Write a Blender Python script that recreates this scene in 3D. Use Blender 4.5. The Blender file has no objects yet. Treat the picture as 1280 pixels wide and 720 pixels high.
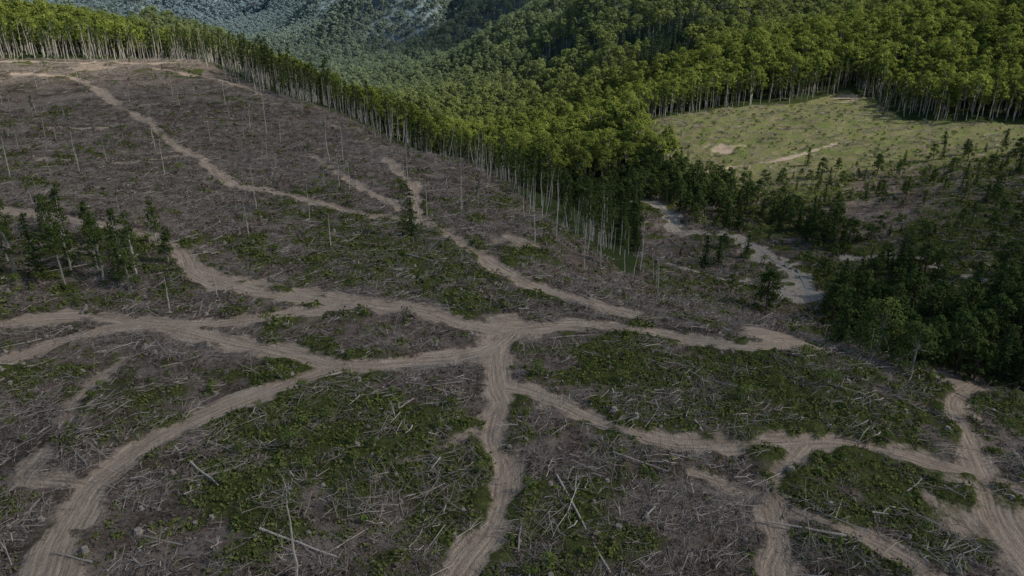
import bpy, math, random
import numpy as np
from mathutils import Vector
rng=np.random.default_rng(7); random.seed(7)
scene=bpy.context.scene
scene.view_settings.view_transform='Standard'
scene.view_settings.look='None'
R=math.radians
# ================================================================ SITE MAP (metres, x east, y north)
CP=np.array([(0,-200,5),(-300,-200,10),(300,-200,-5),(0,30,1),(0,63,0),(-60,63,1),(70,60,-3),(-94,121,.5),(0,121,0),(0,158,0),(56,127,-3),(74,87,-5),(104,130,-13),(60,95,-3),
(71,188,-18),(58,206,-18),(95,165,-17),(55.5,273,-17),(32,235,-18),(40,175,-12),(27,152,-3.5),(5,300,-17),(-45,375,-14),(-115,420,6),(-20,345,-22),(45,330,-24),
(-133,184,8),(-73,224,1.8),(-86,268,4),(-217,314,11),(-140,330,14),(-236,417,26),(-280,417,27),(-166,417,24),(-87,336,11.6),(-24,268,2.7),(14,201,-3.8),(-40,200,.5),
(-300,600,20),(-500,500,34),(-150,560,-16),(-150,700,-48),(-60,450,-36),(-300,800,-34),(-420,900,-20),
(7,428,-40),(-26,530,-54),(-60,680,-64),(-208,1050,-76),(-400,1400,-80),(-700,2050,-85),(-1100,3000,-90),(-42,998,-58),(-57,1382,-28),(-312,1600,-42),(-61,1505,18),(-457,2365,-10),(-250,2000,60),(0,2500,280),(-400,3200,330),(300,2000,230),
(-1700,4800,330),(-1400,4800,420),(-2500,5500,450),(-1200,1800,5),(-850,1700,-45),(-800,1100,0),
(74,426,-9),(245,354,3.5),(134,339,-9),(200,441,3.6),(203,288,-1.6),(150,205,-8),(119,155,-11),(131,250,-14),(280,420,18),(315,483,40),(142,525,8),(276,752,56),(420,644,90),(450,900,130),(67,579,-40),(60,760,-30),(108,967,34),(150,1300,115),(600,600,130),(800,1000,190),(500,1500,210),(1500,1500,350),(1000,300,120),(400,300,22),(400,100,-5),(1500,0,100),(2500,3000,400),
(-500,200,15),(-1000,0,40),(-1500,1000,50),(-3000,1500,200),(0,-1500,50),(3000,-1000,200),(-3000,-1000,150),(0,5000,450),(3000,5000,500),(-4000,5500,400),(0,7000,600)],dtype=float)
def pp(s): return [tuple(float(v) for v in w.split(',')) for w in s.split()]
WP={
'R1':pp("-247,377 -220,372 -193,352 -171,325 -151,305 -127,273 -109,256 -97,240 -88,231 -75,225 -58,213 -44,204 -32,199 -22,192 -14,181 -8,169 -2,158 4,151 10.4,146.4 17,143 24.7,137.6"),
'R2':pp("-175,190 -133,183 -120,182 -105,180 -90,174 -79,166 -72,155 -63,148.7 -50.9,143.2 -40,140.5 -31.4,138.9 -19.6,136.6 -11.1,131.7 -4.6,128.4 3.1,128.9 12.6,130.4 21.8,129.2 30.5,125.9 39.1,123.7 48.1,123.4 55.7,127.1"),
'R2b':pp("-79,166 -70,157 -61,152 -48.7,147.6 -37.3,143.2 -31.4,138.9"),
'R3':pp("-115,123 -98,128 -92,132 -83,133 -72,131 -62,129 -53,131 -45,134 -36,137 -31,139"),
'R3b':pp("-104,108 -89,113 -86,118 -81,124 -76,128 -68,129 -57,124 -47,120 -37,116 -29,112 -22,113 -14,115 -6,118 -2,123 0,128"),
'R4':pp("-49,52 -51,62 -53,68 -54,74 -54.5,79 -53,85 -51,91 -47,97 -41,102.5 -36,107 -29,112"),
'R4b':pp("-54.5,79 -60,80 -64.5,81 -65,85 -67,94 -69,101 -69.5,109 -68,115"),
'R5':pp("-2,123 -2.5,115 -2,106 -1,101 -2,97 -2.5,90 -1,84 -1,78 -2.5,71 -5,66 -6.5,62 -9,52"),
'R5b':pp("-2,100 -5,94 -9,88 -15,82 -21,76"),
'R6':pp("-2,106 3,104 8,100 12,96 18,92 24,90 32,90 40,91 47,92 53,91 57,90 62,88 67,86 72,83 84,79"),
'R6b':pp("43,91 39,86 36,82 33.5,75 32.5,69 30,64 29,52"),
'R6c':pp("34,77 38,74 43,71 46,68 49,64 57,56"),
'R6d':pp("25,83 30,80 34,77"),
'R7':pp("86,129 94,128 80,114 74,103 71,96 67,86 63,76 62,66"),
'R8a':pp("-47,267 -38,247 -32,232 -29,216 -26,199"),
'R8b':pp("-73,269 -60,248 -49,230 -39,219 -33,209"),
'R8c':pp("-230,305 -209,302 -184,293 -158,292"),'R8d':pp("-157,242 -131,242 -119,258"),
'R8e':pp("-71,352 -96,343 -135,373 -166,383 -189,390"),'R8f':pp("-280,405 -260,406 -217,405 -175,402"),
'R9':pp("84,332 102,331 121,332 138,339 155,347"),
'RV1':pp("51,283 56,275 61,253 73,244 81,235 83,223 85,211 85,201 82,188"),
'RV2':pp("49,210 57,202 67,197 77,191 84,185"),
'RV3':pp("105,216 119,209 123,188 127,179"),
'TL':pp("-274,409 -240,418 -195,432 -166,412 -131,385 -87,337 -59,330 -27,305 -6,263 11,236 22,194 32,178"),
'CL':pp("45,240 51,283 57,298 70,313 82,337 70,392 73,421 120,430 167,434 202,453 206,428 201,380 241,348"),
'VAL':pp("60,250 7,428 -26,530 -60,680 -208,1050 -400,1400 -700,2050 -1100,3000"),
'D1':pp("79,169 96,198 116,203 134,179 150,150 140,112 103,118 84,129 76,135"),
'D2':pp("60,388 82,323 92,292 106,260 116,229 105,216 91,250 71,248 62,261 50,300"),
'T':pp("-107,148 -102,147 -103,155 -88,147 -86,149 -90,173 -26,181 66,174 72,129 76,123 69,138 65,216 59,210 76,224 -24,63 -69,135 -62,142 -74,205 -97,291 -140,233 23,179 69,126 66,139 131,321 193,327 209,310 193,275"),
'G':pp("-52,101 -66,109 -23,101 -23,82 -14,88 17,112 27,104 42,108 53,104 51,80 56,77 -15,157 -31,167 -7,143 -40,127 -71,184 -61,73 6,74 12,74 -8,71 -39,80 -31,74 -60,165 -100,168 -45,185 -90,140"),
'B':pp("6,86 -48,77 -66,87 24,75 -74,121 -58,118 -22,74 -11,109 -21,124 -111,201 -90,283 -4,190 133,256"),
'S':pp("52,131 57,129 64,78 2,181 -216,395 104,359 197,440 85,124 -2,127 92,127"),
}
C2=225.0
D=np.sqrt((CP[:,None,0]-CP[None,:,0])**2+(CP[:,None,1]-CP[None,:,1])**2+C2)
n=len(CP);A=np.zeros((n+1,n+1));A[:n,:n]=D;A[:n,n]=1;A[n,:n]=1
W=np.linalg.solve(A,np.append(CP[:,2],0))
def H0(x,y):
    z=np.full(np.shape(x),W[n],dtype=float)
    for i in range(n): z+=W[i]*np.sqrt((x-CP[i,0])**2+(y-CP[i,1])**2+C2)
    return z
def vn(x,y,seed):
    T=np.random.default_rng(seed).random((256,256))
    xf=np.floor(x);yf=np.floor(y);u=x-xf;v=y-yf
    xi=xf.astype(int)&255;yi=yf.astype(int)&255;x1=(xi+1)&255;y1=(yi+1)&255
    u=u*u*(3-2*u);v=v*v*(3-2*v)
    return (T[yi,xi]*(1-u)+T[yi,x1]*u)*(1-v)+(T[y1,xi]*(1-u)+T[y1,x1]*u)*v
def fbm(x,y,scale,octv,seed):
    s=0;a=1;t=0;f=1/scale
    for o in range(octv):
        s=s+a*(vn(x*f+o*17.3,y*f-o*9.1,seed+o)*2-1);t+=a;a*=.5;f*=2.03
    return s/t*1.5
# ---- grid
def geo(a,b,m): return np.geomspace(a,b,m+1)[1:]
xp=np.concatenate([np.arange(0,110,.5),np.arange(110,300,1.1),geo(300,6500,90)])
xs=np.concatenate([-xp[:0:-1],xp])
ys=np.concatenate([-geo(20,2500,30)[::-1],np.arange(-18,50,3.),np.arange(50,230,.5),np.arange(230,450,.9),geo(450,8000,210)])
X,Y=np.meshgrid(xs,ys)
RW={'R1':2.2,'R2':2.4,'R2b':1.3,'R3':1.9,'R3b':2.3,'R4':2.1,'R4b':1.0,'R5':1.8,'R5b':.4,'R6':1.8,'R6b':1.5,'R6c':1.4,'R6d':.5,'R7':1.8,'R8a':1.7,'R8b':1.4,'R8c':1.2,'R8d':1.2,'R8e':1.8,'R8f':3.2,'R9':1.4}
def subdiv(pl):
    pl=np.array(pl,float);out=[]
    m=len(pl)
    for i in range(m-1):
        p0=pl[max(i-1,0)];p1=pl[i];p2=pl[i+1];p3=pl[min(i+2,m-1)]
        for t in (0,.25,.5,.75):
            out.append(.5*((2*p1)+(-p0+p2)*t+(2*p0-5*p1+4*p2-p3)*t*t+(-p0+3*p1-3*p2+p3)*t**3))
    out.append(pl[-1]);return np.array(out)
def dist_field(keys,widths,maxd=14):
    best=np.full(X.shape,99.);sd=np.zeros(X.shape);al=np.zeros(X.shape)
    for k in keys:
        pl=subdiv(WP[k]);acc=0;w=widths[k]
        for a,b in zip(pl[:-1],pl[1:]):
            L=math.hypot(*(b-a))
            if L<1e-6: continue
            i0,i1=np.searchsorted(ys,[min(a[1],b[1])-maxd,max(a[1],b[1])+maxd])
            j0,j1=np.searchsorted(xs,[min(a[0],b[0])-maxd,max(a[0],b[0])+maxd])
            x=X[i0:i1,j0:j1]-a[0];y=Y[i0:i1,j0:j1]-a[1]
            ux,uy=(b-a)/L
            t=np.clip(x*ux+y*uy,0,L);s=x*uy-y*ux
            d=np.hypot(x-t*ux,y-t*uy)-w
            B=best[i0:i1,j0:j1];m=d<B
            B[m]=d[m];sd[i0:i1,j0:j1][m]=s[m];al[i0:i1,j0:j1][m]=(acc+t)[m]
            acc+=L
    return best,sd,al
def dseg(x,y,pl):
    d=np.full(x.shape,1e9)
    for (ax,ay),(qx,qy) in zip(pl[:-1],pl[1:]):
        L=(qx-ax)**2+(qy-ay)**2+1e-9;t=np.clip(((x-ax)*(qx-ax)+(y-ay)*(qy-ay))/L,0,1);d=np.minimum(d,np.hypot(x-ax-t*(qx-ax),y-ay-t*(qy-ay)))
    return d
rd,rs,ra=dist_field(RW.keys(),RW)
gd,_,_=dist_field(['RV1','RV2','RV3'],{'RV1':3.0,'RV2':2.2,'RV3':1.2})
n1=fbm(X,Y,5,3,11);n2=fbm(X,Y,28,4,21);n3=fbm(X,Y,2.2,2,31)
def sm(a,b,v):
    t=np.clip((v-a)/(b-a),0,1);return t*t*(3-2*t)
road=sm(1.4,-1.0,rd+n1*1.3+n3*.9+n2*.6)
SR=[6,5,8,8,16,10,9,9,6,8]
for (p,r) in zip(WP['S'],SR):
    d=np.hypot(X-p[0],(Y-p[1])*.7)/r
    road=np.maximum(road,sm(1.1,.4,d+n1*.5+n2*.35)*(.9 if r<15 else .6))
grav=sm(1.2,-.8,gd+n1*2.6+n3)
grav=np.maximum(grav,sm(1.1,.4,np.hypot((X-80),(Y-190))/10+n1*.5)*.8)
far=np.hypot(X,Y)
Z=H0(X,Y)
rough=1-np.clip(road+grav,0,1)*.85
Z+=n1*.38*rough+n2*1.2*sm(20,60,far)*(1-.6*road)+n3*.15*rough
vm=sm(30,260,dseg(X,Y,WP['VAL']))
Z+=(np.abs(fbm(X,Y,330,3,43))-.28)*np.clip((far-500)/600,0,1)*125*vm
Z-=road*.28*(np.abs(rs)<6)
Z+=.34*np.exp(-((rd-1.1)/.7)**2)*(n1*.6+.7)
for o in(-1.0,1.0): Z-=.14*np.exp(-((rs-o)/.35)**2)*road
Z-=grav*.4
streak=fbm(X*.3+Y*.1,Y-X*.12,5,3,61)
gr=.19+n2*.42+n1*.55+streak*.35*sm(170,220,Y)
GRr=[13,8,14,14,10,13,13,12,14,11,10,14,13,10,12,14,8,9,8,9,10,10,10,12,12,10]
for p,r in zip(WP['G'],GRr): gr+=.38*np.exp(-(((X-p[0])**2+(Y-p[1])**2)/(r*r*1.25)))
BRr=[7,10,9,10,10,10,9,7,10,35,30,10,26]
for p,r in zip(WP['B'],BRr): gr-=.65*np.exp(-(((X-p[0])**2+(Y-p[1])**2)/(r*r)))
gr-=.34*sm(215,260,Y)*sm(60,0,X)
gr+=.45*sm(60,90,X)*sm(120,170,Y)
green=sm(-.15,.78,gr)
TLp=WP['TL']
CLR=[(-520,430)]+TLp+WP['CL']+[(420,345),(470,200),(330,60),(220,-150),(-450,-150),(-560,300)]
def inpoly(x,y,poly):
    c=np.zeros(x.shape,bool);j=len(poly)-1
    for i in range(len(poly)):
        xi,yi=poly[i];xj,yj=poly[j]
        if yi!=yj: c^=((yi>y)!=(yj>y))&(x<(xj-xi)*(y-yi)/(yj-yi)+xi)
        j=i
    return c
forest=(~inpoly(X,Y,CLR)).astype(float)
meadow=sm(280,315,Y+n2*14)*(X>60)*(1-forest)
# ---- mesh helper
def mk(name,V,Fc,mats,mi=None,attrs=None,smooth=False,link=True):
    V=np.asarray(V,dtype=np.float32);Fc=np.asarray(Fc,dtype=np.int32);k=Fc.shape[1]
    me=bpy.data.meshes.new(name);me.vertices.add(len(V));me.vertices.foreach_set('co',V.ravel())
    me.loops.add(Fc.size);me.loops.foreach_set('vertex_index',Fc.ravel())
    me.polygons.add(len(Fc));me.polygons.foreach_set('loop_start',np.arange(0,Fc.size,k,dtype=np.int32))
    try: me.polygons.foreach_set('loop_total',np.full(len(Fc),k,dtype=np.int32))
    except Exception: pass
    for m in mats: me.materials.append(m)
    if mi is not None: me.polygons.foreach_set('material_index',np.asarray(mi,dtype=np.int32))
    me.update(calc_edges=True)
    if attrs:
        for a,v in attrs.items():
            at=me.attributes.new(a,'FLOAT','POINT');at.data.foreach_set('value',np.asarray(v,dtype=np.float32))
    me.polygons.foreach_set('use_smooth',np.full(len(Fc),smooth))
    ob=bpy.data.objects.new(name,me)
    if link: scene.collection.objects.link(ob)
    return ob
# ================================================================ MATERIALS
def newmat(name):
    m=bpy.data.materials.new(name);m.use_nodes=True;m.node_tree.nodes.clear();return m,m.node_tree
class NT:
    def __init__(s,nt): s.nt=nt
    def n(s,t,**k):
        nd=s.nt.nodes.new(t)
        for a,b in k.items(): setattr(nd,a,b)
        return nd
    def l(s,a,b): s.nt.links.new(a,b)
    def attr(s,nm): return s.n('ShaderNodeAttribute',attribute_name=nm).outputs['Fac']
    def math(s,op,a,b=None,c=None):
        nd=s.n('ShaderNodeMath',operation=op)
        for i,v in enumerate((a,b,c)):
            if v is None: continue
            if isinstance(v,(int,float)): nd.inputs[i].default_value=v
            else: s.l(v,nd.inputs[i])
        return nd.outputs[0]
    def mix(s,f,a,b,mode='MIX'):
        nd=s.n('ShaderNodeMix',data_type='RGBA',blend_type=mode)
        for i,v in ((0,f),(6,a),(7,b)):
            if isinstance(v,(int,float)): nd.inputs[i].default_value=v
            elif isinstance(v,tuple): nd.inputs[i].default_value=(*v,1)
            else: s.l(v,nd.inputs[i])
        return nd.outputs[2]
    def noise(s,scale,detail=4,vec=None,rough=.6):
        nd=s.n('ShaderNodeTexNoise');nd.inputs['Scale'].default_value=scale;nd.inputs['Detail'].default_value=detail;nd.inputs['Roughness'].default_value=rough
        if vec is not None: s.l(vec,nd.inputs['Vector'])
        return nd.outputs['Fac']
    def ramp(s,f,a,b):
        nd=s.n('ShaderNodeMapRange');nd.inputs[1].default_value=a;nd.inputs[2].default_value=b;s.l(f,nd.inputs[0]);return nd.outputs[0]
    def haze(s,col):  # paints aerial haze into base colour: bluer with distance from origin
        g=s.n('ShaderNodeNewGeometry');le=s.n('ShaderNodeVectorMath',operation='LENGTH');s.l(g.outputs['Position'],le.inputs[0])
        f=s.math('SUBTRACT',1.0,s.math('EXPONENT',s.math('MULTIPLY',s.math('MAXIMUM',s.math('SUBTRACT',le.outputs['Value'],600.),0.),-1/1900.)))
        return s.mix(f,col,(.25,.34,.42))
def terrain_mat():
    m,nt=newmat('ground_surface');N=NT(nt)
    pos=N.n('ShaderNodeNewGeometry').outputs['Position']
    nA=N.noise(.16,6,pos);nB=N.noise(1.3,6,pos,.7);nC=N.noise(5,4,pos,.7)
    soil=N.mix(N.ramp(nA,.38,.62),(.105,.077,.059),(.22,.178,.145))
    soil=N.mix(N.math('MULTIPLY',N.ramp(N.attr('streak'),.1,.7),.6),soil,(.275,.23,.19))
    soil=N.mix(N.math('MULTIPLY',N.ramp(N.attr('streak'),-.1,-.7),.8),soil,(.055,.052,.032))
    soil=N.mix(N.ramp(nB,.52,.68),soil,(.25,.207,.172))
    soil=N.mix(N.ramp(nB,.46,.36),soil,(.06,.044,.034))
    soil=N.mix(N.ramp(nC,.55,.68),soil,(.045,.035,.028))
    grs=N.mix(N.ramp(nB,.35,.65),(.045,.056,.018),(.11,.127,.04))
    grs=N.mix(N.ramp(nC,.50,.66),grs,(.042,.036,.02))
    gm=N.ramp(N.math('ADD',N.attr('green'),N.math('MULTIPLY',N.math('SUBTRACT',nB,.5),1.6)),.3,.75)
    c=N.mix(gm,soil,grs)
    mead=N.mix(N.ramp(nA,.38,.6),(.125,.155,.045),(.20,.175,.095))
    mead=N.mix(N.ramp(nB,.5,.68),mead,(.08,.105,.033))
    mead=N.mix(N.ramp(nC,.56,.72),mead,(.21,.185,.12))
    c=N.mix(N.attr('meadow'),c,mead)
    c=N.mix(N.attr('forest'),c,(.04,.055,.02))
    cv=N.n('ShaderNodeCombineXYZ');N.l(N.math('MULTIPLY',N.attr('rs'),2.6),cv.inputs[0]);N.l(N.math('MULTIPLY',N.attr('ra'),.12),cv.inputs[1])
    nR=N.noise(1.0,3,cv.outputs[0])
    rc=N.mix(N.ramp(nR,.38,.62),(.27,.205,.148),(.50,.405,.305))
    rc=N.mix(N.ramp(nB,.5,.75),rc,(.42,.34,.255))
    rc=N.mix(N.math('MULTIPLY',N.ramp(nC,.5,.75),.6),rc,(.22,.17,.13))
    rc=N.mix(N.math('MULTIPLY',N.ramp(nA,.5,.7),.6),rc,(.23,.175,.13))
    rm=N.ramp(N.math('ADD',N.attr('road'),N.math('MULTIPLY',N.math('SUBTRACT',nB,.5),1.5)),.28,.78)
    c=N.mix(rm,c,rc)
    gc=N.mix(N.ramp(nC,.4,.65),(.25,.215,.17),(.47,.42,.35))
    gc=N.mix(N.ramp(nB,.5,.66),gc,(.15,.13,.09))
    c=N.mix(N.ramp(N.math('ADD',N.attr('gravel'),N.math('MULTIPLY',N.math('SUBTRACT',nB,.5),1.1)),.35,.65),c,gc)
    # distant ground tinted blue-grey, aerial haze painted on to blend with hazed trees
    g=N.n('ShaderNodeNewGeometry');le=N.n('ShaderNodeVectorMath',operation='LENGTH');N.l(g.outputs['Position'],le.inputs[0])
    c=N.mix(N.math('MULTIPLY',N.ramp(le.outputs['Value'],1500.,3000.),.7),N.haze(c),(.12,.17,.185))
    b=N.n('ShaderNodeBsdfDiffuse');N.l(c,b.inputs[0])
    bp=N.n('ShaderNodeBump');bp.inputs['Strength'].default_value=1.0;bp.inputs['Distance'].default_value=.6
    N.l(N.math('ADD',nB,N.math('MULTIPLY',nC,.5)),bp.inputs['Height']);N.l(bp.outputs[0],b.inputs['Normal'])
    o=N.n('ShaderNodeOutputMaterial');N.l(b.outputs[0],o.inputs[0]);return m
def leaf_mat(name,a,b,tr=.25):
    m,nt=newmat(name);N=NT(nt)
    oi=N.n('ShaderNodeObjectInfo').outputs['Random']
    c=N.mix(N.math('ADD',N.math('MULTIPLY',oi,.55),N.math('MULTIPLY',N.attr('tint'),.5)),a,b)
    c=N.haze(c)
    d=N.n('ShaderNodeBsdfDiffuse');N.l(c,d.inputs[0])
    o=N.n('ShaderNodeOutputMaterial')
    if tr:
        t=N.n('ShaderNodeBsdfTranslucent');mx=N.n('ShaderNodeMixShader');mx.inputs[0].default_value=tr
        N.l(c,t.inputs[0]);N.l(d.outputs[0],mx.inputs[1]);N.l(t.outputs[0],mx.inputs[2]);N.l(mx.outputs[0],o.inputs[0])
    else: N.l(d.outputs[0],o.inputs[0])
    return m
def wood_mat(name,a,b,sc=3):
    m,nt=newmat(name);N=NT(nt)
    pos=N.n('ShaderNodeNewGeometry').outputs['Position']
    c=N.mix(N.math('ADD',N.math('MULTIPLY',N.ramp(N.noise(sc,3,pos),.3,.7),.4),N.math('MULTIPLY',N.attr('tint'),.6)),a,b)
    d=N.n('ShaderNodeBsdfDiffuse');N.l(c,d.inputs[0]);o=N.n('ShaderNodeOutputMaterial');N.l(d.outputs[0],o.inputs[0]);return m
M_T=terrain_mat()
M_leaf=leaf_mat('broadleaf_foliage',(.08,.115,.024),(.26,.295,.062),.3)  # leaf colour lightened and yellowed for the sunshine on the hillsides
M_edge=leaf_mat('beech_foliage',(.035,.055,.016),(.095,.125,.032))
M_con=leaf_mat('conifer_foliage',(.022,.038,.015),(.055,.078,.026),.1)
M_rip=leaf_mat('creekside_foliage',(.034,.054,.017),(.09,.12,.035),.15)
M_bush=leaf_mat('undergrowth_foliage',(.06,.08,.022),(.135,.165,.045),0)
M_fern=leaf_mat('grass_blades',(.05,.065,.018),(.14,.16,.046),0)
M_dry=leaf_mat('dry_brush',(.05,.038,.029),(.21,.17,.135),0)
M_bark=wood_mat('beech_bark',(.17,.15,.12),(.50,.46,.39))
M_dark=wood_mat('conifer_bark',(.05,.04,.032),(.11,.09,.075))
M_wood=wood_mat('weathered_wood',(.08,.063,.05),(.50,.44,.37))
M_rock=wood_mat('rock',(.10,.085,.07),(.24,.21,.185))
# ---- one ground sheet, its faces shared between terrain / dirt roads / gravel bed
ny,nx=X.shape
V=np.stack([X,Y,Z],-1).reshape(-1,3)
idx=np.arange(ny*nx).reshape(ny,nx)
Fq=np.stack([idx[:-1,:-1],idx[:-1,1:],idx[1:,1:],idx[1:,:-1]],-1).reshape(-1,4)
AT={'road':road.ravel(),'green':green.ravel(),'forest':forest.ravel(),'meadow':meadow.ravel(),'gravel':grav.ravel(),'rs':rs.ravel(),'ra':ra.ravel(),'streak':streak.ravel()}
fr=AT['road'][Fq].mean(1);fg=AT['gravel'][Fq].mean(1)
cls=np.where(fg>.5,2,np.where(fr>.5,1,0))
for c,nm in ((0,'terrain'),(1,'dirt_road'),(2,'gravel_riverbed')):
    f=Fq[cls==c];u,inv=np.unique(f,return_inverse=True)
    mk(nm,V[u],inv.reshape(-1,4),[M_T],attrs={k:v[u] for k,v in AT.items()},smooth=True)
def zat(x,y):
    i=np.clip(np.searchsorted(ys,y)-1,0,len(ys)-2);j=np.clip(np.searchsorted(xs,x)-1,0,len(xs)-2)
    v=(y-ys[i])/(ys[i+1]-ys[i]);u=(x-xs[j])/(xs[j+1]-xs[j])
    return (Z[i,j]*(1-u)+Z[i,j+1]*u)*(1-v)+(Z[i+1,j]*(1-u)+Z[i+1,j+1]*u)*v
def fat(Fd,x,y):
    i=np.clip(np.searchsorted(ys,y),0,len(ys)-1);j=np.clip(np.searchsorted(xs,x),0,len(xs)-1);return Fd[i,j]
# shallow silty water threading the gravel bed, puddle on the track
mw,nt=newmat('stream_water');N=NT(nt);b=N.n('ShaderNodeBsdfPrincipled');b.inputs['Base Color'].default_value=(.17,.155,.12,1);b.inputs['Roughness'].default_value=.45
bp=N.n('ShaderNodeBump');bp.inputs['Strength'].default_value=.4;N.l(N.noise(3,3,N.n('ShaderNodeNewGeometry').outputs['Position']),bp.inputs['Height']);N.l(bp.outputs[0],b.inputs['Normal'])
o=N.n('ShaderNodeOutputMaterial');N.l(b.outputs[0],o.inputs[0])
pl=subdiv(subdiv(WP['RV1']));pl=pl+np.column_stack([fbm(pl[:,0],pl[:,1],12,2,5)*1.2,fbm(pl[:,0],pl[:,1],12,2,6)*1.2])
tg=np.gradient(pl,axis=0);tg/=np.linalg.norm(tg,axis=1)[:,None]+1e-9;nm_=np.column_stack([-tg[:,1],tg[:,0]])
wd=(.42+.3*fbm(pl[:,0],pl[:,1],9,2,8))[:,None]
l_=pl+nm_*wd;r_=pl-nm_*wd;zc=zat(pl[:,0],pl[:,1]);zz=np.maximum(np.maximum(zat(l_[:,0],l_[:,1]),zat(r_[:,0],r_[:,1])),zc)+.02
k=len(pl);VV=np.vstack([np.column_stack([l_,zz]),np.column_stack([r_,zz])]);I=np.arange(k-1)
mk('stream',VV,np.stack([I,I+k,I+k+1,I+1],-1),[mw],smooth=True)
# ================================================================ PLANT / WOOD BUILDERS
class MB:
    def __init__(s): s.V=[];s.F=[];s.M=[];s.T=[];s.n=0
    def add(s,V,Fc,m,t):
        V=np.asarray(V,float);Fc=np.asarray(Fc,int)
        s.V.append(V);s.F.append(Fc+s.n);s.M.append(np.full(len(Fc),m));s.T.append(np.full(len(V),t) if np.isscalar(t) else t);s.n+=len(V)
    def tube(s,pts,rad,sides=5,m=0,t=None):
        pts=np.asarray(pts,float);k=len(pts)
        t=random.random() if t is None else t
        d=np.gradient(pts,axis=0);d/=np.linalg.norm(d,axis=1)[:,None]+1e-9
        up=np.where(np.abs(d[:,2:3])>.9,np.array([[1.,0,0]]),np.array([[0,0,1.]]))
        a=np.cross(d,up);a/=np.linalg.norm(a,axis=1)[:,None]+1e-9;b=np.cross(d,a)
        an=np.linspace(0,2*np.pi,sides,endpoint=False)
        ring=(pts[:,None]+np.asarray(rad)[:,None,None]*(a[:,None]*np.cos(an)[None,:,None]+b[:,None]*np.sin(an)[None,:,None])).reshape(-1,3)
        I=np.arange(k*sides).reshape(k,sides);J=np.roll(I,-1,1)
        Fc=np.stack([I[:-1],J[:-1],J[1:],I[1:]],-1).reshape(-1,4)
        s.add(ring,Fc,m,t)
        if sides==6:
            for e in (0,k-1):
                q=I[e];s.F.append(np.array([[q[0],q[1],q[2],q[3]],[q[0],q[3],q[4],q[5]]])+s.n-len(ring));s.M.append(np.full(2,m))
    def leaves(s,P,Nn,size,m=1,t=None,asp=1.0):
        k=len(P);Nn=Nn/(np.linalg.norm(Nn,axis=1)[:,None]+1e-9)
        r=rng.normal(size=(k,3));a=np.cross(Nn,r);a/=np.linalg.norm(a,axis=1)[:,None]+1e-9;b=np.cross(Nn,a)
        sz=(size*rng.uniform(.6,1.3,k))[:,None]
        V=np.stack([P-a*sz*asp,P-b*sz*.6+Nn*sz*.15,P+a*sz*asp,P+b*sz*.6-Nn*sz*.15],1).reshape(-1,3)
        I=np.arange(k*4).reshape(k,4)
        tt=rng.random(k) if t is None else t
        s.add(V,I,m,np.repeat(tt,4))
    def obj(s,name,mats,link=False):
        return mk(name,np.concatenate(s.V),np.concatenate(s.F),mats,np.concatenate(s.M),{'tint':np.concatenate(s.T)},False,link)
def cluster(mb,c,r,k,size,m=1,flat=.8):
    d=rng.normal(size=(k,3));d/=np.linalg.norm(d,axis=1)[:,None]
    d[:,2]=np.where(d[:,2]<-.35,-d[:,2],d[:,2])
    rr=r*rng.uniform(.5,1.12,k)[:,None]*np.array([[1,1,flat]])
    P=c+d*rr;Nn=d+rng.normal(size=(k,3))*.4+np.array([[0,0,.35]])
    mb.leaves(P,Nn,size,m,np.clip(rng.random()*.6+rng.random(k)*.4,0,1))
def trunkpts(H,k=7,lean=.03):
    z=np.linspace(0,H,k);o=np.cumsum(rng.normal(size=(k,2))*lean*H/k,axis=0);o[0]=0
    return np.column_stack([o,z])
def at(tp,z): return np.array([np.interp(z,tp[:,2],tp[:,0]),np.interp(z,tp[:,2],tp[:,1]),z])
def tall_beech(H,bare=.5,w=2.3,nc=18,ls=.3):
    mb=MB();tp=trunkpts(H,8,.07);tp[0,2]=-.8
    mb.tube(tp,np.linspace(.25,.05,8),5,0)
    for i in range(9):
        z=H*rng.uniform(.2,bare+.15);p=at(tp,z);a=rng.uniform(0,6.28);L=rng.uniform(.8,2.2)
        mb.tube([p,p+np.array([math.cos(a)*L,math.sin(a)*L,L*.5])],[.05,.015],3,0)
    for i in range(nc):
        f=(i+.5)/nc;z=H*(bare+(1-bare)*f)-.5
        a=rng.uniform(0,6.28);rr=w*(1-.7*f)*rng.uniform(.3,1.1)*(1 if f>.12 else .6)
        p=at(tp,min(z,H));c=p+np.array([math.cos(a)*rr,math.sin(a)*rr,rng.uniform(0,.8)])
        mb.tube([at(tp,max(z-1.5,1)),c],[.07,.02],3,0)
        cluster(mb,c,rng.uniform(.7,1.35)*(1.1-.35*f),int(42),ls,1,1.0)
    return mb
def canopy_tree(H,R0,nc=17,k=48,size=.5,low=.42):
    mb=MB();tp=trunkpts(H*.85,5,.04);tp[0,2]=-.8
    mb.tube(tp,np.linspace(.28,.08,5),5,0)
    for i in range(nc):
        a=i*2.399+rng.uniform(-.4,.4);f=(i+.5)/nc
        rr=R0*math.sqrt(f)*rng.uniform(.7,1.05);z=H*(.95-low*f**1.5)+rng.uniform(-1,1)
        c=np.array([math.cos(a)*rr,math.sin(a)*rr,z-1])
        if i%2==0: mb.tube([at(tp,H*.45),c*np.array([.6,.6,.93]),c],[.12,.07,.02],3,0)
        cluster(mb,c,rng.uniform(1.0,2.1)*R0/4.2,k,size)
    return mb
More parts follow.
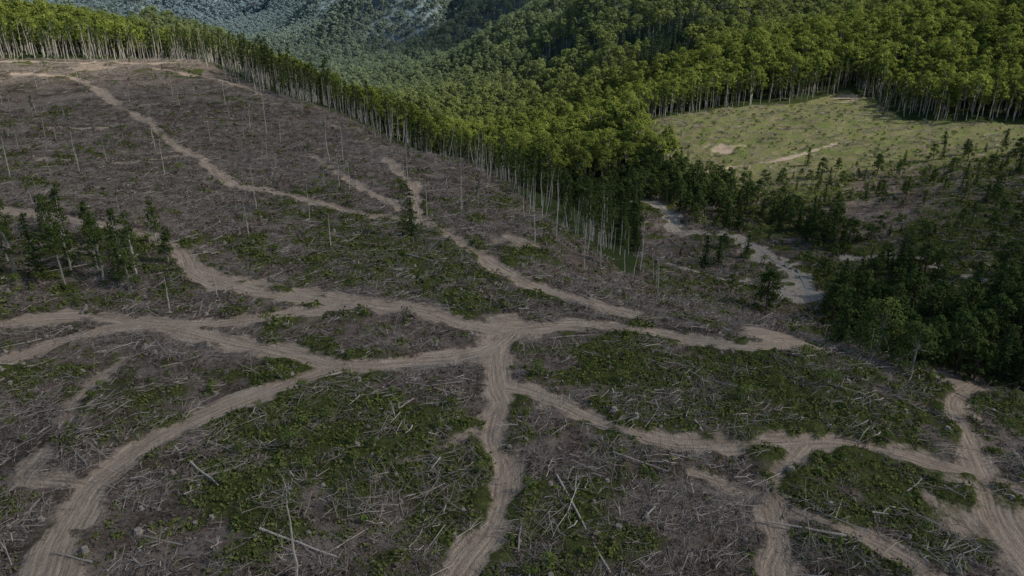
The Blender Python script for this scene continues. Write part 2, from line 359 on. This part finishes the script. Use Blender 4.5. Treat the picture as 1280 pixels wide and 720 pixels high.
def conifer(H,Rb,dens=1.0,low=.08,sz=.38):
    mb=MB();tp=trunkpts(H,6,.03);tp[0,2]=-.5
    mb.tube(tp,np.linspace(.2,.03,6),5,0)
    nw=int(H*1.9*dens)
    for i in range(nw):
        f=(i+rng.uniform(-.3,.3))/nw;f=min(max(f,0),.99);z=H*(low+(1-low)*f);L=Rb*(1-f)**.7*rng.uniform(.6,1.15)+.3
        nb=8
        for j in range(nb):
            a=j*6.283/nb+rng.uniform(-.4,.4)+i;l=L*rng.uniform(.55,1.15)
            dr=np.array([math.cos(a),math.sin(a),0]);k=max(2,int(l/.4))
            t=np.linspace(.25,1,k)[:,None]
            P=at(tp,min(z,H))+dr*l*t+np.array([0,0,1])*(-.28*l*t**1.5)+rng.normal(size=(k,3))*.12
            Nn=np.array([[0,0,1.]])+dr*.5+rng.normal(size=(k,3))*.5
            mb.leaves(P,Nn,sz,1,np.clip(t[:,0]*.6+rng.random(k)*.4,0,1))
    return mb
def bush(H,k=3):
    mb=MB()
    for i in range(k):
        a=rng.uniform(0,6.28);r=rng.uniform(0,.5)*H;c=np.array([math.cos(a)*r*.7,math.sin(a)*r*.7,H*rng.uniform(.35,.75)])
        mb.tube([[0,0,-.2],c],[.05,.015],3,0);cluster(mb,c,H*rng.uniform(.28,.45),50,.17)
    return mb
def snag(H,twigs=14,r=.17):
    mb=MB();tp=trunkpts(H,8,.06);tp[0,2]=-.6
    mb.tube(tp,np.linspace(r,.04,8),5,0,.95)
    for i in range(twigs):
        z=H*rng.uniform(.25,1);p=at(tp,z);a=rng.uniform(0,6.28);L=rng.uniform(.4,1.5)*(1.2-z/H)
        q=p+np.array([math.cos(a)*L,math.sin(a)*L,L*.6]);mb.tube([p,q],[.035,.012],3,0,.8)
        if rng.random()<.35: cluster(mb,q,.35,10,.14)
    return mb
def tuft(k=30,sz=.2):
    mb=MB()
    a=rng.uniform(0,6.28,k);r=rng.uniform(0,.75,k)**.7
    P=np.column_stack([np.cos(a)*r,np.sin(a)*r,rng.uniform(.05,.5,k)*(1.1-r*.6)])
    Nn=np.column_stack([np.cos(a),np.sin(a),rng.uniform(.4,2.0,k)])+rng.normal(size=(k,3))*.5
    mb.leaves(P,Nn,sz,0,None,1.0);return mb
def slash(k=22):
    mb=MB()
    dom=rng.uniform(0,3.14)
    for i in range(k):
        L=rng.uniform(.5,2.8)*(1.0 if rng.random()<.85 else 1.9);a=dom+rng.normal()*.7 if rng.random()<.5 else rng.uniform(0,6.28)
        c=np.array([*(rng.normal(size=2)*1.4),rng.uniform(.0,.5)]);d=np.array([math.cos(a),math.sin(a),rng.normal()*.2])
        r=rng.uniform(.018,.06)*(1.6 if rng.random()<.15 else 1)
        p0=c-d*L/2;p1=c+d*L/2;mid=c+rng.normal(size=3)*.16
        t=rng.random()**2.2;mb.tube([p0,mid,p1],[r,r*.8,r*.4],4,0,t)
        if L>1.6:
            for q in range(2):
                bd=d+rng.normal(size=3)*.7;bd[2]=abs(bd[2])*.8;mb.tube([mid,mid+bd*L*.35],[r*.5,r*.2],3,0,t)
    return mb
def log(L,r):
    mb=MB();k=5;x=np.linspace(-L/2,L/2,k)
    mb.tube(np.column_stack([x,rng.normal(size=k)*.08,np.full(k,r*.9)]),np.linspace(r,r*.65,k),6,0,rng.uniform(.4,1))
    for q in range(4):
        i=rng.uniform(-.3,.5)*L;mb.tube([[i,0,r],[i+.3,rng.uniform(-.8,.8),r+rng.uniform(.1,.6)]],[r*.3,r*.12],3,0)
    return mb
def stump():
    mb=MB();r=rng.uniform(.2,.34);h=rng.uniform(.3,.6)
    mb.tube([[0,0,-.2],[0,0,.1],[0,0,.2],[0,.02,h]],[r*1.7,r*1.35,r*1.05,r],6,0,.35)
    for i in range(5):
        a=i*1.26+rng.uniform(-.3,.3);mb.tube([[0,0,.15],[math.cos(a)*r*2.6,math.sin(a)*r*2.6,-.1]],[r*.4,r*.12],4,0,.2)
    return mb
def rock():
    mb=MB();a=np.linspace(0,2*np.pi,6,endpoint=False)
    zz=np.array([-.3,.05,.3,.42]);rr=np.array([.5,.55,.4,.12])
    V=np.array([[math.cos(t)*r_,math.sin(t)*r_*.8,z_] for z_,r_ in zip(zz,rr) for t in a])+rng.normal(size=(24,3))*.07
    I=np.arange(24).reshape(4,6);J=np.roll(I,-1,1);Fc=np.stack([I[:-1],J[:-1],J[1:],I[1:]],-1).reshape(-1,4)
    Fc=np.vstack([Fc,[[18,19,20,21],[18,21,22,23]]]);mb.add(V,Fc,0,rng.random());return mb
def coll(name,mbs,mats):
    c=bpy.data.collections.new(name)
    for i,mb in enumerate(mbs):
        o=mb.obj(name+'_part',mats,False);c.objects.link(o)
    return c,len(mbs)
PC={}
PC['edge']=coll('tall_beech_kind',[tall_beech(H,b,w,nc) for H,b,w,nc in ((22,.45,1.8,15),(20,.55,1.6,11),(24,.48,2.1,17),(18,.42,1.7,13),(21,.66,1.4,8),(23,.36,2.1,20),(16,.35,1.6,13),(22,.7,1.3,6))],[M_bark,M_edge])
PC['snag']=coll('bare_trunk_kind',[snag(H,12,.20) for H in (19,16,21,13)],[M_bark,M_edge])
PC['can']=coll('canopy_kind',[canopy_tree(H,r) for H,r in ((16,4.2),(18,4.6),(14,3.4),(17,3.9),(19,5.0),(13,3.0))],[M_bark,M_leaf])
PC['far']=coll('far_canopy_kind',[canopy_tree(H,r,12,18,.95) for H,r in ((16,4.2),(18,4.6),(14,3.4))],[M_bark,M_leaf])
PC['con']=coll('conifer_kind',[conifer(H,r) for H,r in ((15,3.0),(17,3.2),(12,2.9),(14,2.4))],[M_dark,M_con])
PC['rip']=coll('creekside_kind',[canopy_tree(H,r,20,60,.34,.7) for H,r in ((11,3.0),(9,3.2),(13,3.4))],[M_dark,M_rip])
PC['bush']=coll('bush_kind',[bush(H,k) for H,k in ((1.6,3),(2.2,4),(1.2,3),(3.0,5))],[M_bark,M_bush])
PC['tuft']=coll('tuft_kind',[tuft(26) for i in range(5)],[M_fern])
PC['dry']=coll('dry_brush_kind',[tuft(24,.16) for i in range(4)],[M_dry])
PC['slash']=coll('slash_kind',[slash() for i in range(12)],[M_wood])
PC['log']=coll('log_kind',[log(L,r) for L,r in ((6,.13),(8,.17),(4,.12),(10,.14),(3,.18))],[M_wood])
PC['stump']=coll('stump_kind',[stump() for i in range(4)],[M_wood])
PC['rock']=coll('rock_kind',[rock() for i in range(5)],[M_rock])
def scatter(name,key,x,y,scl,tilt=0.,dz=0.,zs=None):
    c,nv=PC[key];k=len(x)
    P=np.column_stack([x,y,zat(x,y)+dz]).astype(np.float32)
    me=bpy.data.meshes.new(name);me.vertices.add(k);me.vertices.foreach_set('co',P.ravel())
    rot=np.column_stack([rng.normal(size=k)*tilt,rng.normal(size=k)*tilt,rng.uniform(0,6.283,k)]).astype(np.float32)
    sc=np.column_stack([scl,scl,scl*(1 if zs is None else zs)]).astype(np.float32)
    a=me.attributes.new('rot','FLOAT_VECTOR','POINT');a.data.foreach_set('vector',rot.ravel())
    a=me.attributes.new('scl','FLOAT_VECTOR','POINT');a.data.foreach_set('vector',sc.ravel())
    a=me.attributes.new('pid','INT','POINT');a.data.foreach_set('value',rng.integers(0,nv,k).astype(np.int32))
    ob=bpy.data.objects.new(name,me);scene.collection.objects.link(ob)
    g=bpy.data.node_groups.new(name+'_scatter','GeometryNodeTree')
    g.interface.new_socket('Geometry',in_out='INPUT',socket_type='NodeSocketGeometry');g.interface.new_socket('Geometry',in_out='OUTPUT',socket_type='NodeSocketGeometry')
    gi=g.nodes.new('NodeGroupInput');go=g.nodes.new('NodeGroupOutput');ip=g.nodes.new('GeometryNodeInstanceOnPoints');ci=g.nodes.new('GeometryNodeCollectionInfo')
    ci.inputs['Collection'].default_value=c;ci.inputs['Separate Children'].default_value=True;ci.inputs['Reset Children'].default_value=True
    def na(nm,dt):
        nd=g.nodes.new('GeometryNodeInputNamedAttribute');nd.data_type=dt;nd.inputs['Name'].default_value=nm
        return next(o for o in nd.outputs if o.enabled and o.name=='Attribute')
    er=g.nodes.new('FunctionNodeEulerToRotation');L=g.links.new
    L(gi.outputs[0],ip.inputs['Points']);L(ci.outputs[0],ip.inputs['Instance']);ip.inputs['Pick Instance'].default_value=True
    L(na('pid','INT'),ip.inputs['Instance Index']);L(na('rot','FLOAT_VECTOR'),er.inputs[0]);L(er.outputs[0],ip.inputs['Rotation']);L(na('scl','FLOAT_VECTOR'),ip.inputs['Scale']);L(ip.outputs[0],go.inputs[0])
    md=ob.modifiers.new('scatter','NODES');md.node_group=g
    return ob
def jgrid(x0,x1,y0,y1,s):
    gx,gy=np.meshgrid(np.arange(x0,x1,s),np.arange(y0,y1,s));gx=gx.ravel()+rng.uniform(-.45,.45,gx.size)*s;gy=gy.ravel()+rng.uniform(-.45,.45,gy.size)*s
    return gx,gy
# ================================================================ FORESTS
bx=[];by=[];bs=[]
for (y0,y1,s,sc) in ((150,700,5.4,1.0),(700,1600,8,1.15),(1600,3000,12.5,1.7),(3000,5800,21,2.9)):
    x,y=jgrid(-y1*.95,y1*.85,y0,y1,s)
    k=(x>-.9*y-60)&(x<.82*y+60)&(~inpoly(x,y,CLR));x=x[k];y=y[k]
    bx.append(x);by.append(y);bs.append(rng.uniform(.6,1.18,len(x))*sc)
bx=np.concatenate(bx);by=np.concatenate(by);bs=np.concatenate(bs)
TLX=[(-520,430)]+TLp
dT=dseg(bx,by,TLX);dR=dseg(bx,by,WP['CL'][6:])
cn=fbm(bx,by,140,3,77)
low=(by<345)&(bx>-70)
con=((cn>.8)&(by<2500))|(rng.random(len(bx))<.04)
edge=((dT<26)|(dR<9))&(by<520)
rest=~edge&~low
far_=by>1600
k=rest&~con&~far_;scatter('hillside_forest','can',bx[k],by[k],bs[k],.05)
k=rest&far_;scatter('mountain_forest','far',bx[k],by[k],bs[k],.03)
k=rest&con&~far_;scatter('conifer_forest','con',bx[k],by[k],bs[k]*.95,.03)
k=low&~edge;r=rng.random(len(bx));scatter('creek_conifers','con',bx[k&(r<.5)],by[k&(r<.5)],bs[k&(r<.5)]*.6,.03)
scatter('creekside_trees','rip',bx[k&(r>=.5)],by[k&(r>=.5)],bs[k&(r>=.5)]*.85,.03)
x,y=jgrid(-560,60,140,480,3.0);wx=x+fbm(x,y,18,2,3)*5;wy=y+fbm(x,y,18,2,4)*5
d=dseg(wx,wy,TLX);k=(d<np.where(y<300,16,np.where(x<-150,30,20)))&~inpoly(wx,wy,CLR)&(rng.random(len(x))<np.where(y<270,.46,.66)*(.8+.8*fbm(x,y,14,2,9)));x=x[k];y=y[k]
sc=np.where(y<345,rng.uniform(.42,.86,len(x)),rng.uniform(.5,1.02,len(x)))
q=rng.random(len(x))<np.where(x<-150,.66,.76)
scatter('beech_forest_edge','edge',x[q],y[q],sc[q],.035)
scatter('bare_trunks','snag',x[~q],y[~q],sc[~q],.05)
x,y=jgrid(-300,60,160,450,4);d=dseg(x,y,TLX);k=(d<9)&inpoly(x,y,CLR)&(rng.random(len(x))<.26);scatter('bare_trunks','snag',x[k],y[k],rng.uniform(.4,.85,k.sum()),.09)
x,y=jgrid(60,420,320,480,3.4);wx=x+fbm(x,y,15,2,13)*5;wy=y+fbm(x,y,15,2,14)*5;d=dseg(wx,wy,WP['CL'][6:]+[(420,345)]);k=(d<11)&~inpoly(wx,wy,CLR)&(rng.random(len(x))<.6);x=x[k];y=y[k]
scatter('beech_forest_edge','edge',x,y,rng.uniform(.45,.9,len(x)),.03)
# remnant thin trees left standing on the upper clear-cut
x,y=jgrid(-260,20,180,400,13);k=inpoly(x,y,CLR)&(fat(road,x,y)<.2)&(rng.random(len(x))<.42);x=x[k];y=y[k];q=rng.random(len(x))<.6
scatter('remnant_trunks','snag',x[q],y[q],rng.uniform(.25,.8,q.sum()),.05)
scatter('remnant_saplings','edge',x[~q],y[~q],rng.uniform(.2,.42,(~q).sum()),.04)
# creekside conifers and broadleaves
x,y=jgrid(40,260,80,390,4.0);rr_=rng.random(len(x));D1=inpoly(x,y,WP['D1']);D2=inpoly(x,y,WP['D2'])
cl_=fbm(x,y,22,2,55)
k=((D1&(rr_<.55+.7*cl_))|(D2&(rr_<.6+.5*cl_)))&(fat(gd,x,y)>2.5);q=rng.random(len(x))<.42
scatter('creek_conifers','con',x[k&q],y[k&q],rng.uniform(.4,.82,(k&q).sum()),.03)
scatter('creekside_trees','rip',x[k&~q],y[k&~q],rng.uniform(.5,1.0,(k&~q).sum()),.04)
x,y=jgrid(38,330,110,310,6.5);k=inpoly(x,y,CLR)&(fat(gd,x,y)>3)&(fat(road,x,y)<.3)&(rng.random(len(x))<.42+.1*(x<95)+.4*fbm(x,y,25,2,56))&(x>.3*y-16)&(x+y>222)&~((x<84)&(y<215)&(rng.random(len(x))<.8))&~((x<78)&(y<150));q=rng.random(len(x))<.45
scatter('young_conifers','con',x[k&q],y[k&q],rng.uniform(.15,.55,(k&q).sum()),.03)
scatter('creekside_trees','rip',x[k&~q],y[k&~q],rng.uniform(.25,.7,(k&~q).sum()),.04)
# ================================================================ CLEAR-CUT LITTER
def clear(x,y): return inpoly(x,y,CLR)&(fat(road,x,y)<.25)&(fat(grav,x,y)<.3)&(x>-.85*y-30)&(x<.85*y+30)
x,y=jgrid(-330,330,45,430,2.1);g=fat(green,x,y);k=clear(x,y)&(rng.random(len(x))<np.where(x>75,.15,(.76-.42*g)*(.75+.7*fbm(x,y,9,2,71)))*np.where(y>300,.75,1));x=x[k];y=y[k]
scatter('logging_slash','slash',x,y,rng.uniform(.5,1.25,len(x)),.12)
x,y=jgrid(-330,330,45,430,5.2);g=fat(green,x,y);k=clear(x,y)&(rng.random(len(x))<.45-.22*g);x=x[k];y=y[k]
scatter('felled_logs','log',x,y,rng.uniform(.4,1.05,len(x)),.06)
x,y=jgrid(-330,330,45,430,6);k=clear(x,y)&(rng.random(len(x))<.45);x=x[k];y=y[k]
scatter('tree_stumps','stump',x,y,rng.uniform(.7,1.3,len(x)),.06)
x,y=jgrid(-200,200,45,330,3);k=clear(x,y)&(rng.random(len(x))<.12+.4*(np.abs(fat(rd,x,y)-1)<2));x=x[k];y=y[k]
scatter('rocks','rock',x,y,rng.uniform(.25,.9,len(x)),.3)
for (y0,y1,s,sc) in ((48,130,.85,1.0),(130,220,1.3,1.4),(220,330,2.2,1.9)):
    x,y=jgrid(-y1*.85,y1*.85,y0,y1,s);g=fat(green,x,y)+fbm(x,y,3.5,2,90)*.55;k=clear(x,y)&(rng.random(len(x))<.58*g)&(fat(meadow,x,y)<.5);x=x[k];y=y[k]
    scatter('undergrowth','tuft',x,y,rng.uniform(.3,1.3,len(x))*sc,.15)
for (y0,y1,s,sc) in ((48,130,1.2,1.0),(130,330,2.2,1.8)):
    x,y=jgrid(-y1*.85,y1*.85,y0,y1,s);g=fat(green,x,y);k=clear(x,y)&(rng.random(len(x))<.55-.3*g+.2*fbm(x,y,4,2,95))&(x<90);x=x[k];y=y[k]
    scatter('dry_brush','dry',x,y,rng.uniform(.4,1.3,len(x))*sc,.2,-.05)
x,y=jgrid(-330,330,45,430,3.6);g=fat(green,x,y);k=clear(x,y)&(rng.random(len(x))<.02+.25*g**2+.3*(x>70)*(fat(meadow,x,y)<.4)+.08*(fat(meadow,x,y)>.4)+.25*(x>35)*(y<125)*(y>100)+.5*(np.hypot(x+95,y-152)<20));x=x[k];y=y[k]
scatter('shrubs','bush',x,y,rng.uniform(.35,1.15,len(x)),.1)
# ================================================================ SINGLE TREES
def place(name,mb,p,mats,rz=0):
    o=mb.obj(name,mats,True);o.location=(p[0],p[1],float(zat(np.array([p[0]]),np.array([p[1]]))[0]));o.rotation_euler=(0,0,rz);return o
T=WP['T'];BL=[M_bark,M_rip];BE=[M_bark,M_edge];CL=[M_dark,M_con]
for i,(p,H,bare) in enumerate((((-108,149),16,.25),((-103,156),15,.15),((-112,153),17,.3),((-98,152),11,.15),((-116,160),15,.2),((-106,165),14,.3),((-89,148),15,.3),((-84,153),14,.2),((-93,154),13,.45),((-91,160),12,.15),((-88,172),10,.3),((-100,166),10,.15),((-119,150),15,.2),((-82,146),9,.2),((-96,146),13,.55),((-79,158),8,.3),((-112,170),9,.2))):
    place('slender_tree',tall_beech(H,bare,2.0,18,.28),p,BL if i%2 else BE)
for p,H in ((T[1],15),((-86,150),13),((-110,146),13)): place('spruce_tree',conifer(H,2.3,.8),p,CL)
place('pine_tree',conifer(13,2.9,.7,.03),T[6],CL)
place('broadleaf_tree',canopy_tree(12,3.4,26,90,.28,.75),T[7],[M_dark,M_rip]);place('broadleaf_tree',canopy_tree(14,4.4,36,110,.28,.75),T[8],[M_bark,M_bush])
place('broadleaf_tree',canopy_tree(11,3.8,26,90,.28,.7),T[9],BL)
for i,H in ((10,12),(11,10),(12,11),(13,9),(23,8),(24,6),(25,8),(26,9)): place('spruce_tree',conifer(H,H*.22),T[i],CL)
for i,H in ((14,14),(15,8),(16,7),(17,13),(18,24),(19,12),(20,16),(21,7),(22,5)): place('dead_tree',snag(H),T[i],[M_wood,M_edge])
for p,H in (((-45,172),9),((6,182),13),((12,190),15),((-15,212),14),((-55,228),12),((-112,232),13),((-128,262),15),((-60,258),13),((-35,240),12),((18,172),11),((-150,215),12),((-68,180),8)): place('dead_tree',snag(H),p,[M_wood,M_edge])
# long felled trunks in the foreground
for (a,b_) in (((6,81),(11,64)),((-30,70),(-20,66)),((40,70),(31,73)),((-44,84),(-38,78)),((14,86),(21,82))):
    L=math.hypot(b_[0]-a[0],b_[1]-a[1]);mb=log(L,.16);c=((a[0]+b_[0])/2,(a[1]+b_[1])/2)
    za,zb=[float(zat(np.array([q[0]]),np.array([q[1]]))[0]) for q in (a,b_)]
    o=mb.obj('felled_log',[M_wood],True);o.location=(c[0],c[1],(za+zb)/2+.25);o.rotation_euler=(0,-math.atan2(zb-za,L),math.atan2(b_[1]-a[1],b_[0]-a[0]))
# puddles in the wheel ruts beside the junction
for (cx,cy,lx,ly) in ((-13,113.2,3.6,.55),(-18,112.0,2.2,.4),(-7.5,116.2,1.8,.35)):
    a=np.linspace(0,2*np.pi,33)[:-1];rr_=1+.25*np.sin(3*a+cx)+.12*np.sin(7*a)
    px_=cx+np.cos(a)*lx*rr_;py_=cy+np.sin(a)*ly*rr_+np.cos(a)*.35*rr_
    zc=float(np.median(zat(px_,py_)))+.02
    Vp=np.column_stack([np.append(px_,cx),np.append(py_,cy),np.full(33,zc)]);I=np.arange(32)
    mk('puddle',Vp,np.stack([I,(I+1)%32,np.full(32,32)],-1),[mw])
# ================================================================ LIGHT
S=Vector((.70,-.14,.66)).normalized()
sl=bpy.data.lights.new('sun','SUN');sl.energy=5.0;sl.angle=R(.5);sl.color=(1,.94,.84)
so=bpy.data.objects.new('sun',sl);scene.collection.objects.link(so);so.rotation_euler=S.to_track_quat('Z','Y').to_euler()
w=bpy.data.worlds.new('World');scene.world=w;w.use_nodes=True
sk=w.node_tree.nodes.new('ShaderNodeTexSky');sk.sky_type='NISHITA';sk.sun_disc=False;sk.sun_elevation=math.asin(S.z);sk.sun_rotation=math.atan2(S.x,S.y)
bg=w.node_tree.nodes['Background'];bg.inputs[1].default_value=.13;w.node_tree.links.new(sk.outputs[0],bg.inputs[0])
# clouds: closed lens-shaped bodies at 700 m, thinner toward their rims
mc,nt=newmat('cloud_vapour');N=NT(nt)
tr=N.n('ShaderNodeBsdfTransparent');df=N.n('ShaderNodeBsdfTranslucent');df.inputs[0].default_value=(.9,.9,.9,1);mx=N.n('ShaderNodeMixShader')
N.l(N.ramp(N.attr('thick'),0,.35),mx.inputs[0]);N.l(tr.outputs[0],mx.inputs[1])
m2=N.n('ShaderNodeMixShader');m2.inputs[0].default_value=.455;N.l(tr.outputs[0],m2.inputs[1]);N.l(df.outputs[0],m2.inputs[2]);N.l(m2.outputs[0],mx.inputs[2])
o=N.n('ShaderNodeOutputMaterial');N.l(mx.outputs[0],o.inputs[0])
def cloud(ells,seed,alt=700):
    x0=min(e[0]-e[2] for e in ells)-60;x1=max(e[0]+e[2] for e in ells)+60;y0=min(e[1]-e[3] for e in ells)-60;y1=max(e[1]+e[3] for e in ells)+60
    a,b=np.meshgrid(np.arange(x0,x1,8),np.arange(y0,y1,8))
    f=np.full(a.shape,-9.)
    for e in ells: f=np.maximum(f,1-((a-e[0])/e[2])**2-((b-e[1])/e[3])**2)
    f=f+fbm(a,b,90,4,seed)*.18
    th=np.sqrt(np.clip(f,0,1));h=th*45*(1+.4*fbm(a,b,40,3,seed+5))
    ox=alt*S.x/S.z;oy=alt*S.y/S.z
    I=np.arange(a.size).reshape(a.shape);q=np.stack([I[:-1,:-1],I[:-1,1:],I[1:,1:],I[1:,:-1]],-1).reshape(-1,4)
    q=q[(f.ravel()[q]>0).any(1)]
    top=np.column_stack([a.ravel()+ox,b.ravel()+oy,alt+h.ravel()*1.3+.1]);bot=top.copy();bot[:,2]=alt-h.ravel()*.5-.1
    Va=np.vstack([top,bot]);Fa=np.vstack([q,q[:,::-1]+a.size]);u,inv=np.unique(Fa,return_inverse=True)
    tk=np.concatenate([f.ravel(),f.ravel()])
    mk('cloud',Va[u],inv.reshape(-1,4),[mc],attrs={'thick':np.clip(tk[u],0,1)},smooth=True)
cloud([(0,90,340,200),(-150,200,210,200),(-25,290,110,130),(-90,330,85,115),(250,60,200,230)],5)
cloud([(-20,1430,170,140),(-140,1500,100,90)],9)
cam=bpy.data.cameras.new('camera');co=bpy.data.objects.new('camera',cam);scene.collection.objects.link(co);scene.camera=co
co.location=(0,0,60);co.rotation_euler=(R(68),0,0);cam.sensor_width=36;cam.lens=914/1280*36;cam.clip_end=20000
